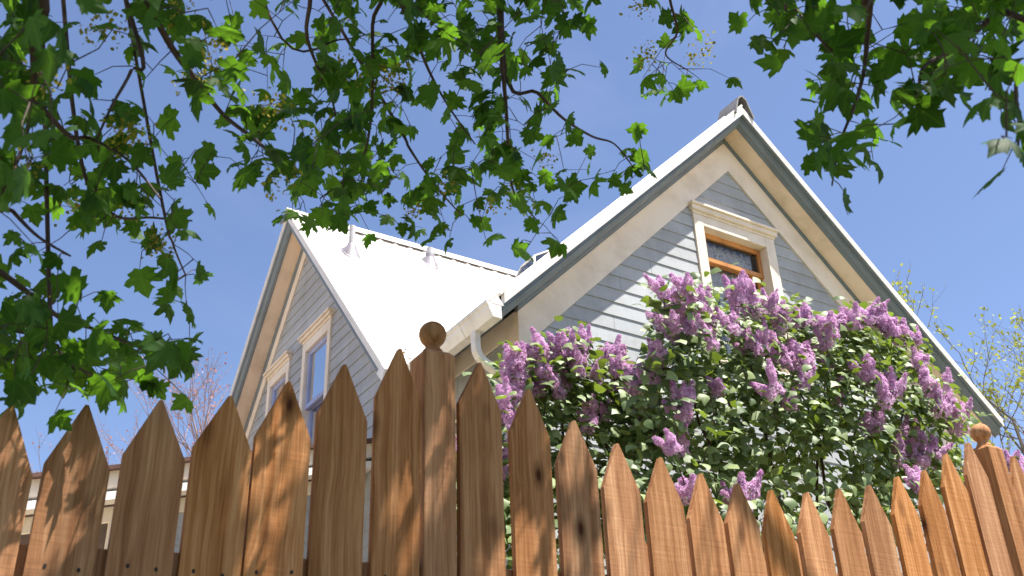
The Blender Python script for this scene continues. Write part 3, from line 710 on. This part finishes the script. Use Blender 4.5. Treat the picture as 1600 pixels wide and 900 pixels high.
# how much leaf covers each 50 x 50 pixel cell of the photograph's upper part
ROWS = ["77797713446988876883050004133857679900", "88626666658898787740150660034885598700", "87822476658886376661066700000467784500", "89774465468883777750400000005534006000",
        "998941475889626876045000000006720004000"[:33], "9999543418986777755300000000036000030000"[:33], "7898863033877765740000000000014000000000"[:33], "66448500001051033540000000000000000",
        "741035400000000000000000000000000", "665312000000000000000000000000000", "888761000000000000000000000000000", "877583000000000000000000000000000", "221602000000000000000000000000000"]
ROWS[0] = "7779871343698876880054133885767999"; ROWS[1] = "88626666658897877400156034885598 7".replace(' ', '')
def D(r, c): 
    s = ROWS[r]; return int(s[c]) if c < len(s) else 0
GRID = {}
def setrow(r, c0, s):
    for i, ch in enumerate(s): GRID[(r, c0+i)] = int(ch)
setrow(0, 0, "77798713436988768830"); setrow(0, 20, "541388576799")
setrow(1, 0, "88626666658897877400"); setrow(1, 20, "560348855987")
setrow(2, 0, "87822476658886766610"); setrow(2, 20, "673004767845")
setrow(3, 0, "89774465468883777504"); setrow(3, 20, "000005534006")
setrow(4, 0, "99894147588962687645"); setrow(4, 20, "000006720004")
setrow(5, 0, "99995434189867777755"); setrow(5, 20, "300003600003")
setrow(6, 0, "78988630358777657400"); setrow(6, 20, "000001400000")
setrow(7, 0, "66448500000501335400")
setrow(8, 0, "74103640000000000000")
setrow(9, 0, "77641200000000000000")
setrow(10, 0, "99998600000000000000")
setrow(11, 0, "98898600000000000000")
setrow(12, 0, "44370300000000000000")
for c in range(-3, 0):
    for r in range(12): GRID[(r, c)] = 7
for r in (-1, -2):
    for c in range(-3, 34): GRID[(r, c)] = GRID.get((0, min(max(c, 0), 31)), 0)
LP, LD = [], []
tip_nodes = []
for (r, c), dv in GRID.items():
    if dv == 0: continue
    cov = min(dv/9.5, .93); lam = -math.log(1-cov)*(2.3 if c < 4 and r < 9 else 4.5 if 7 < c < 18 else 3.3)
    k = rng.poisson(lam)
    if k == 0 and dv >= 3: k = 1
    for _ in range(k):
        x = (c+rng.uniform(0, 1))*50; y = (r+rng.uniform(0, 1))*50
        # depth follows the nearest bough
        pj = H2W(NODES)-CAM; zz = pj@CF; px = 800+F_PX*(pj@CX)/zz; py = 450-F_PX*(pj@CU)/zz
        i = np.argmin((px-x)**2+(py-y)**2); d0 = np.linalg.norm(pj[i])
        dist = d0 + rng.normal(0, .22) + (.25 if rng.random() < .3 else 0)
        LP.append(at(x, y, max(dist, 1.7)))
LP = np.array(LP)
# upper crown, out of the picture: shades the boughs and the left of the fence
UP = []
def fgap(a_, z_):  # shapes gaps in the unseen leaves so sun patches reach the fence
    return math.sin(a_*10+1.5*math.sin(z_*3.1))+math.sin(a_*5.7+z_*4.3+.8)+.9*math.sin(a_*15-z_*4.2+2.0)
def shadow_on_fence(p):
    t_ = (p[1]-FB)/(-.354); q = p - t_*SUN_H; return q, t_
while len(UP) < 1500:
    if rng.random() < .72:
        tgt = np.array([rng.uniform(-.6, 1.62), FB, rng.uniform(.5, 2.0)])
    else:
        tgt = LP[rng.integers(len(LP))].copy()
    p = tgt + SUN_H*rng.uniform(.5, 4.2) + rng.normal(0, .10, 3)
    if in_frame(p, 120): continue
    q, t_ = shadow_on_fence(p)
    if t_ > 0 and -.7 < q[0] < 4.3 and .4 < q[2] < 2.2:
        a_, z_ = q[0], q[2]
        gap = fgap(a_, z_)
        if a_ < 1.62:
            if gap > -.1: continue
        else:
            low = min(max((1.62-z_)/.5, 0), 1)*min(max((3.5-a_)/.8, 0.25), 1)
            if rng.random() > .10+.45*low or gap > .3: continue
    UP.append(p)
while len(UP) < 3300:                                  # extra unseen crown, added to shade the ground and block sky
    p = np.array([rng.uniform(-3.5, 3.6), rng.uniform(-3.8, 2.6), rng.uniform(3.2, 7.0)])
    if ((p-np.array([.0, -.6, 4.6]))/np.array([3.7, 3.3, 2.6]))@((p-np.array([.0, -.6, 4.6]))/np.array([3.7, 3.3, 2.6])) > 1 or in_frame(p, 120): continue
    q, t_ = shadow_on_fence(p)
    if t_ > 0 and -.7 < q[0] < 4.6 and .3 < q[2] < 2.3: continue
    if math.sin(p[0]*4.1+p[2]*2.3)+math.sin(p[1]*4.3-p[2]*3.1+1.0) < -.7: continue
    UP.append(p)
UP = np.array(UP)
AL = np.concatenate([LP, UP]); n = len(AL); vis = np.arange(n) < len(LP)
nr = unit(np.stack([rng.normal(0, .75, n), rng.normal(0, .75, n), rng.uniform(.15, 1.0, n)], 1))
tipd = np.stack([rng.normal(0, .7, n), rng.normal(0, .7, n), rng.uniform(-1.2, .1, n)], 1)
sz = np.where(vis, rng.uniform(.038, .080, n), rng.uniform(.085, .13, n))
V, Fc, T = leaf_batch(AL, nr, tipd, sz, MAPLE, MAPLE_C, .6, rng.uniform(0, 1, n))
fo = mesh_np('foliage', V, Fc, m_maple, maple, T)
bl = fo.data.attributes.new('blade', 'FLOAT_VECTOR', 'POINT'); uvz = np.zeros((len(MAPLE)+1, 3)); uvz[:-1, :2] = MAPLE; uvz[-1, :2] = MAPLE_C
bl.data.foreach_set('vector', np.tile(uvz, (len(AL), 1)).astype(np.float32).ravel())
# twigs: each leaf by its stalk to the nearest bough or an earlier twig
order = np.argsort([((NODES-p)**2).sum(1).min() for p in LP])
grow = [NODES]; pool = NODES
for j, i in enumerate(order):
    p = LP[i]; d2 = ((pool-p)**2).sum(1); k = np.argmin(d2); q = pool[k]; d_ = math.sqrt(d2[k])
    if d_ > .8: continue
    mid = (p+q)/2+np.array([0, 0, .10*d_])+rng.normal(0, .06*d_, 3)
    tw.tube([q, mid, p], [min(.0026, .0012+.004*d_), .0013, .0009], 4, caps=False)
    pool = np.concatenate([pool, mid[None], ((mid+p)/2)[None]])
ut = np.concatenate([LIMB[5:]])
for p in UP[::6]:
    k = np.argmin(((ut-p)**2).sum(1)); q = ut[k]; mid = (p+q)/2+rng.normal(0, .1, 3)
    tw.tube([q, mid, p], [.006, .004, .0015], 4, caps=False)
tw.build('twigs', m_twig, maple)
# yellow-green blossom tufts
bl_c = [(275, 15), (150, 45), (180, 35), (330, 95), (335, 60), (195, 210), (205, 225), (190, 200), (430, 170), (440, 180), (415, 165), (510, 215), (500, 220), (615, 120), (605, 135), (625, 105), (590, 115), (120, 330), (250, 385), (215, 320), (240, 375), (45, 480), (530, 100), (545, 110), (700, 290), (800, 300), (1010, 90), (1015, 80), (1085, 90), (1100, 75), (1000, 15), (850, 250), (440, 290), (460, 260), (500, 250), (80, 120), (40, 250), (300, 130), (640, 330), (770, 320)]
BP = []
for x, y in bl_c:
    pj = H2W(NODES)-CAM; zz = pj@CF; px = 800+F_PX*(pj@CX)/zz; py = 450-F_PX*(pj@CU)/zz
    i = np.argmin((px-x)**2+(py-y)**2); c = at(x, y, np.linalg.norm(pj[i]))
    BP.append(c + rng.normal(0, .02, (46, 3)))
BP = np.concatenate(BP); n = len(BP)
PET = np.array([(0, 0), (.5, .4), (0, 1), (-.5, .4)])
V, Fc, T = leaf_batch(BP, rng.normal(size=(n, 3)), rng.normal(size=(n, 3)), rng.uniform(.007, .014, n), PET, np.array([0, .45]), .3, rng.uniform(0, 1, n))
mesh_np('blossom', V, Fc, m_blossom, maple, T)

# ------------------------------------------------------------------ lilacs between the fence and the house
LIL = np.array([(0, 0), (.22, .02), (.40, .22), (.40, .45), (.22, .75), (0, 1.0), (-.22, .75), (-.40, .45), (-.40, .22), (-.22, .02)])
def panicle_mesh(seed):
    r_ = np.random.default_rng(seed); m_c = 2+seed % 2; n = 330*m_c
    cone = r_.integers(m_c, size=n); ln = r_.uniform(.13, .20, m_c); wd_ = r_.uniform(.040, .054, m_c)
    az = 2*math.pi*(np.arange(m_c)/m_c)+r_.uniform(0, 6); tl = r_.uniform(.22, .50, m_c)
    t_ = r_.uniform(0, 1, n)**.85; rad = wd_[cone]*(1-t_)**.62*(.78+.30*np.sin(t_*11+cone*2+seed))+.005
    ph = r_.uniform(0, 2*math.pi, n); rr = rad*np.sqrt(r_.uniform(.45, 1, n))
    dx, dy = np.cos(az)*np.sin(tl), np.sin(az)*np.sin(tl); dz = np.cos(tl)
    axd = np.stack([dx[cone], dy[cone], dz[cone]], 1); s1 = unit(np.cross(axd, np.array([.3, .9, .1]))); s2_ = np.cross(axd, s1)
    P = axd*(t_*ln[cone]+.02)[:, None] + s1*(rr*np.cos(ph))[:, None] + s2_*(rr*np.sin(ph))[:, None] + r_.normal(0, .003, (n, 3))
    nrm = unit(s1*np.cos(ph)[:, None]+s2_*np.sin(ph)[:, None]+axd*(.3+.5*t_)[:, None]+r_.normal(0, .25, (n, 3)))
    ax = unit(np.cross(nrm, r_.normal(size=(n, 3)))); ay = np.cross(nrm, ax)
    s = np.where(t_ > .8, .0055, .0082)*r_.uniform(.8, 1.25, n)
    V = []; Fc = []; T = []; b = 0
    for i in range(n):
        tv = np.clip(.72+r_.normal(0, .2)-.35*(t_[i] > .85), 0, 1)
        for q in range(4):
            a_ = q*math.pi/2; d = math.cos(a_)*ax[i]+math.sin(a_)*ay[i]; e = -math.sin(a_)*ax[i]+math.cos(a_)*ay[i]
            V += [P[i], P[i]+s[i]*(.7*d+.42*e)+nrm[i]*s[i]*.25, P[i]+s[i]*1.2*d+nrm[i]*s[i]*.1, P[i]+s[i]*(.7*d-.42*e)+nrm[i]*s[i]*.25]
            Fc.append((b, b+1, b+2, b+3)); b += 4; T += [tv]*4
    me = bpy.data.meshes.new('flower_cluster'); me.from_pydata([tuple(v) for v in V], [], Fc); me.materials.append(m_petal)
    at_ = me.attributes.new('tint', 'FLOAT', 'POINT'); at_.data.foreach_set('value', np.array(T, dtype=np.float32)); me.update()
    return me
PAN = [panicle_mesh(s) for s in range(7)]
def lilac(name, label, base, flowers, poly, nleaf, bmid, bthick, seed, hz=1.0):
    r_ = np.random.default_rng(seed); root = thing(name, label, 'shrub', base, 'lilacs in bloom behind the fence')
    poly = np.array(poly, float)
    def inside(x, y):
        c = False; m = len(poly)
        for i in range(m):
            x1, y1 = poly[i]; x2, y2 = poly[(i+1) % m]
            if (y1 > y) != (y2 > y) and x < (x2-x1)*(y-y1)/(y2-y1)+x1: c = not c
        return c
    cx = np.array([on_b(x, y, bmid) for x, y in poly]); cen = cx.mean(0)
    # flower clusters on the bush's outside
    fl = []
    for (x, y) in flowers:
        k = bmid - bthick*.5*r_.uniform(.6, 1.2); fl.append(on_b(x, y, k))
    fl = np.array(fl)
    # branches: stems from the base through forks to the flowers
    stems = MB(); pool = []
    ns = 9
    for k in range(ns):
        tx = poly[:, 0].min()+(poly[:, 0].max()-poly[:, 0].min())*(k+.5)/ns
        ys = [y for y in range(430, 800, 10) if inside(tx, y)]
        ty = (ys[0]+70) if ys else 650
        tp = on_b(tx, ty, bmid+r_.uniform(-.2, .3)); b0 = np.array(base)+np.array([r_.uniform(-.15, .15)+.12*(k-ns/2), r_.uniform(-.15, .15), 0])
        mid = b0*.45+tp*.55+np.array([-(tp[0]-b0[0])*.18, r_.uniform(-.15, .15), .1])
        sp = spline([b0, mid, tp], 9); sp[1:-1] += r_.normal(0, .018, sp[1:-1].shape)
        stems.tube(sp, np.linspace(.022, .006, len(sp)), 6); pool.append(sp[5:])
    pool = np.concatenate(pool)
    tips = list(fl)
    tries = 0; LPs = []; extra = []
    while len(extra) < nleaf//9 and tries < 40000:
        tries += 1
        x = r_.uniform(poly[:, 0].min(), poly[:, 0].max()); y = r_.uniform(poly[:, 1].min(), poly[:, 1].max())
        if not inside(x, y): continue
        lowgap = (y > 690) and (math.sin(x*.031+1)+math.sin(x*.017+y*.03) > .35)
        if lowgap and r_.random() < .5: continue
        if y > 670 and 1010 < x < 1330 and r_.random() < .5: continue
        if math.sin(x*.045+y*.02)+math.sin(y*.05-x*.021+2) < -1.15: continue
        extra.append(on_b(x, y, bmid+r_.uniform(-.5, .5)*bthick))
    order = sorted(tips+extra, key=lambda p: p[2])
    for p in order:
        d2 = ((pool-p)**2).sum(1)+np.where(pool[:, 2] > p[2]+.05, 1.0, 0); k = np.argmin(d2); q = pool[k]; d_ = math.sqrt(((p-q)**2).sum())
        mid = (p+q)/2+r_.normal(0, .07*d_, 3)-np.array([0, 0, .06*d_])
        stems.tube([q, mid, p], [min(.007, .003+.006*d_), .0028, .0018], 4, caps=False)
        pool = np.concatenate([pool, mid[None], p[None]])
    stems.build('stems', m_twig, root)
    # leaves in pairs round twig ends and just under the flowers
    src = np.concatenate([np.array(extra), fl-np.array([0, 0, .09])]); per = np.concatenate([np.full(len(extra), 11), np.full(len(fl), 7)])
    P = np.repeat(src, per, 0); n = len(P); P = P + r_.normal(0, .075, (n, 3))
    outw = unit(P-np.array([cen[0], cen[1], cen[2]-.4]))
    nrm = unit(outw*.25+np.stack([r_.normal(.05, .45, n), r_.normal(-.5, .45, n), r_.uniform(.3, 1.1, n)], 1))
    tip = outw*.5+np.stack([r_.normal(0, .6, n), r_.normal(0, .6, n), r_.uniform(-.9, .3, n)], 1)
    V, Fc, T = leaf_batch(P, nrm, tip, r_.uniform(.052, .098, n), LIL, np.array([0, .42]), .8, r_.uniform(0, 1, n))
    mesh_np('foliage', V, Fc, m_lilacleaf, root, T)
    o0 = np.array(base)
    for i, p in enumerate(fl):
        o = bpy.data.objects.new('flower_cluster', PAN[r_.integers(len(PAN))]); S.collection.objects.link(o); o.parent = root
        up = Vector(unit(np.array([(p[0]-cen[0])*.25+r_.normal(0, .28), -.15+r_.normal(0, .25), 1.0]))); q = up.to_track_quat('Z', 'Y')
        s = r_.uniform(.82, 1.24)*hz; o.location = Vector(p-o0)-up*.10*s; o.rotation_euler = q.to_euler(); o.scale = (s*r_.uniform(.85, 1.15), s*r_.uniform(.85, 1.15), s*r_.uniform(.85, 1.25))
    return root
FL_L = [(800,560),(815,590),(830,545),(850,560),(870,530),(890,535),(905,530),(915,540),(905,570),(850,580),(835,600),(800,600),(785,615),(790,645),(803,655),(870,605),(885,600),(940,560),(962,572),(960,548),(975,578),(920,640),(945,600),(960,615),(975,620),(985,635),(920,660),(945,640),(990,640),(1005,650),(845,540),(880,555),(930,575),(815,560),(895,555),(870,548),(860,565),(820,610),(700,690),(790,700),(790,740)]
FL_R = [(1010,580),(1020,575),(990,592),(1030,450),(1045,470),(1068,445),(1085,460),(1045,505),(1033,500),(1055,515),(1028,545),(1070,495),(1094,470),(1105,505),(1135,492),(1150,458),(1168,455),(1170,480),(1195,475),(1205,468),(1220,482),(1245,492),(1255,487),(1190,530),(1180,540),(1275,500),(1292,497),(1312,500),(1290,530),(1240,545),(1230,560),(1350,487),(1370,482),(1360,492),(1387,505),(1410,510),(1430,525),(1290,560),(1270,540),(1250,555),(1440,560),(1432,572),(1445,590),(1450,610),(1470,610),(1475,632),(1490,635),(1508,638),(1355,585),(1350,570),(1390,590),(1380,610),(1400,607),(1230,622),(1197,600),(1110,530),(1160,535),(1070,632),(1058,637),(1120,600),(1360,655),(1372,650),(1405,700),(1420,690),(1440,710),(1455,690),(1470,700),(1440,692),(1470,720),(1490,657),(1502,662),(1430,752),(1310,610),(1257,590),(1140,775),(1165,772),(1070,757),(1045,690),(1065,695),(1330,495),(1340,500),(1215,500),(1140,505),(1090,480),(1060,475),(1415,530),(1400,520),(1300,515),(1210,540),(1080,505),(1425,680),(1410,715),(1460,650)]
lilac('lilac_bush', 'smaller lilac with purple flower spikes below the white gutter downspout', (3.6, 5.15, 0), FL_L,
      [(772,610),(800,560),(850,535),(905,535),(935,560),(980,575),(1000,620),(1030,640),(1040,800),(900,860),(715,860),(715,690),(740,690),(775,660)] , 2800, 5.15, .8, 21, .92)
lilac('lilac_bush', 'large lilac loaded with purple flower spikes under the attic window', (5.4, 4.75, 0), FL_R,
      [(1000,600),(1025,545),(1040,520),(1030,470),(1085,455),(1150,465),(1230,490),(1300,505),(1360,485),(1410,515),(1440,560),(1475,610),(1510,650),(1500,700),(1480,760),(1420,830),(1000,860),(960,760),(990,680)], 6200, 4.75, 1.2, 22, 1.0)
lilac('lilac_bush', 'lilac with purple flowers peeping out right of the far fence post', (9.2, 5.0, 0), [(1583,715),(1590,735),(1596,755),(1602,720),(1612,740),(1622,770),(1588,760),(1605,765),(1630,735)],
      [(1575,720),(1600,700),(1660,700),(1680,860),(1570,860),(1578,780)], 420, 5.0, .7, 23, .95)

# ------------------------------------------------------------------ bare trees far behind
def bare_tree(name, label, base, height, spread, bark, bud, nbud, seed, budsize, levels=4):
    r_ = np.random.default_rng(seed); root = thing(name, label, 'tree', base)
    tr_, br = MB(), MB(); ends = []
    def grow_(p, d, ln, rad, lev):
        pts = [p]; q = p.copy(); dd = d.copy()
        for k in range(4):
            dd = unit(dd+r_.normal(0, .10, 3)+np.array([0, 0, .05])); q = q+dd*ln/4; pts.append(q.copy())
        (tr_ if lev == 0 else br).tube(pts, np.linspace(rad, rad*.55, 5), 8 if lev == 0 else 4, caps=False)
        if lev >= 2: ends.extend(pts[1:])
        if lev >= levels: return
        for k in range(r_.integers(3, 5) if lev else 6):
            f_ = r_.uniform(.35, 1.0); s = pts[min(4, 1+int(f_*4)-0)] if f_ > .3 else pts[2]
            nd = unit(dd+r_.normal(0, spread, 3)*np.array([1, 1, .6])); grow_(s, nd, ln*r_.uniform(.5, .72), rad*.52, lev+1)
    grow_(np.array(base, float), np.array([0, 0, 1.0]), height*.42, height*.0085, 0)
    tr_.build('trunk', bark, root, smooth=True); br.build('branches', bark, root)
    E_ = np.array(ends); P = E_[r_.integers(len(E_), size=nbud)]+r_.normal(0, .03, (nbud, 3))
    V, Fc, T = leaf_batch(P, r_.normal(size=(nbud, 3)), r_.normal(size=(nbud, 3))+np.array([0, 0, .8]), r_.uniform(.6, 1.3, nbud)*budsize, PET, np.array([0, .45]), .3, r_.uniform(0, 1, nbud))
    mesh_np('buds', V, Fc, bud, root, T)
    return root
bare_tree('budding_tree', 'thin grey tree with fresh yellow green buds beyond the right eave', W2H(np.array([8.6, 15.2, 0])), 9.5, .42, m_greybark, m_bud, 4200, 31, .06, 5)
bare_tree('budding_tree', 'bare pinkish tree in bud standing behind the low lean-to roof', W2H(np.array([-4.2, 15.6, 0])), 9.0, .34, m_pinkbark, m_pinkbud, 1500, 36, .04, 5)
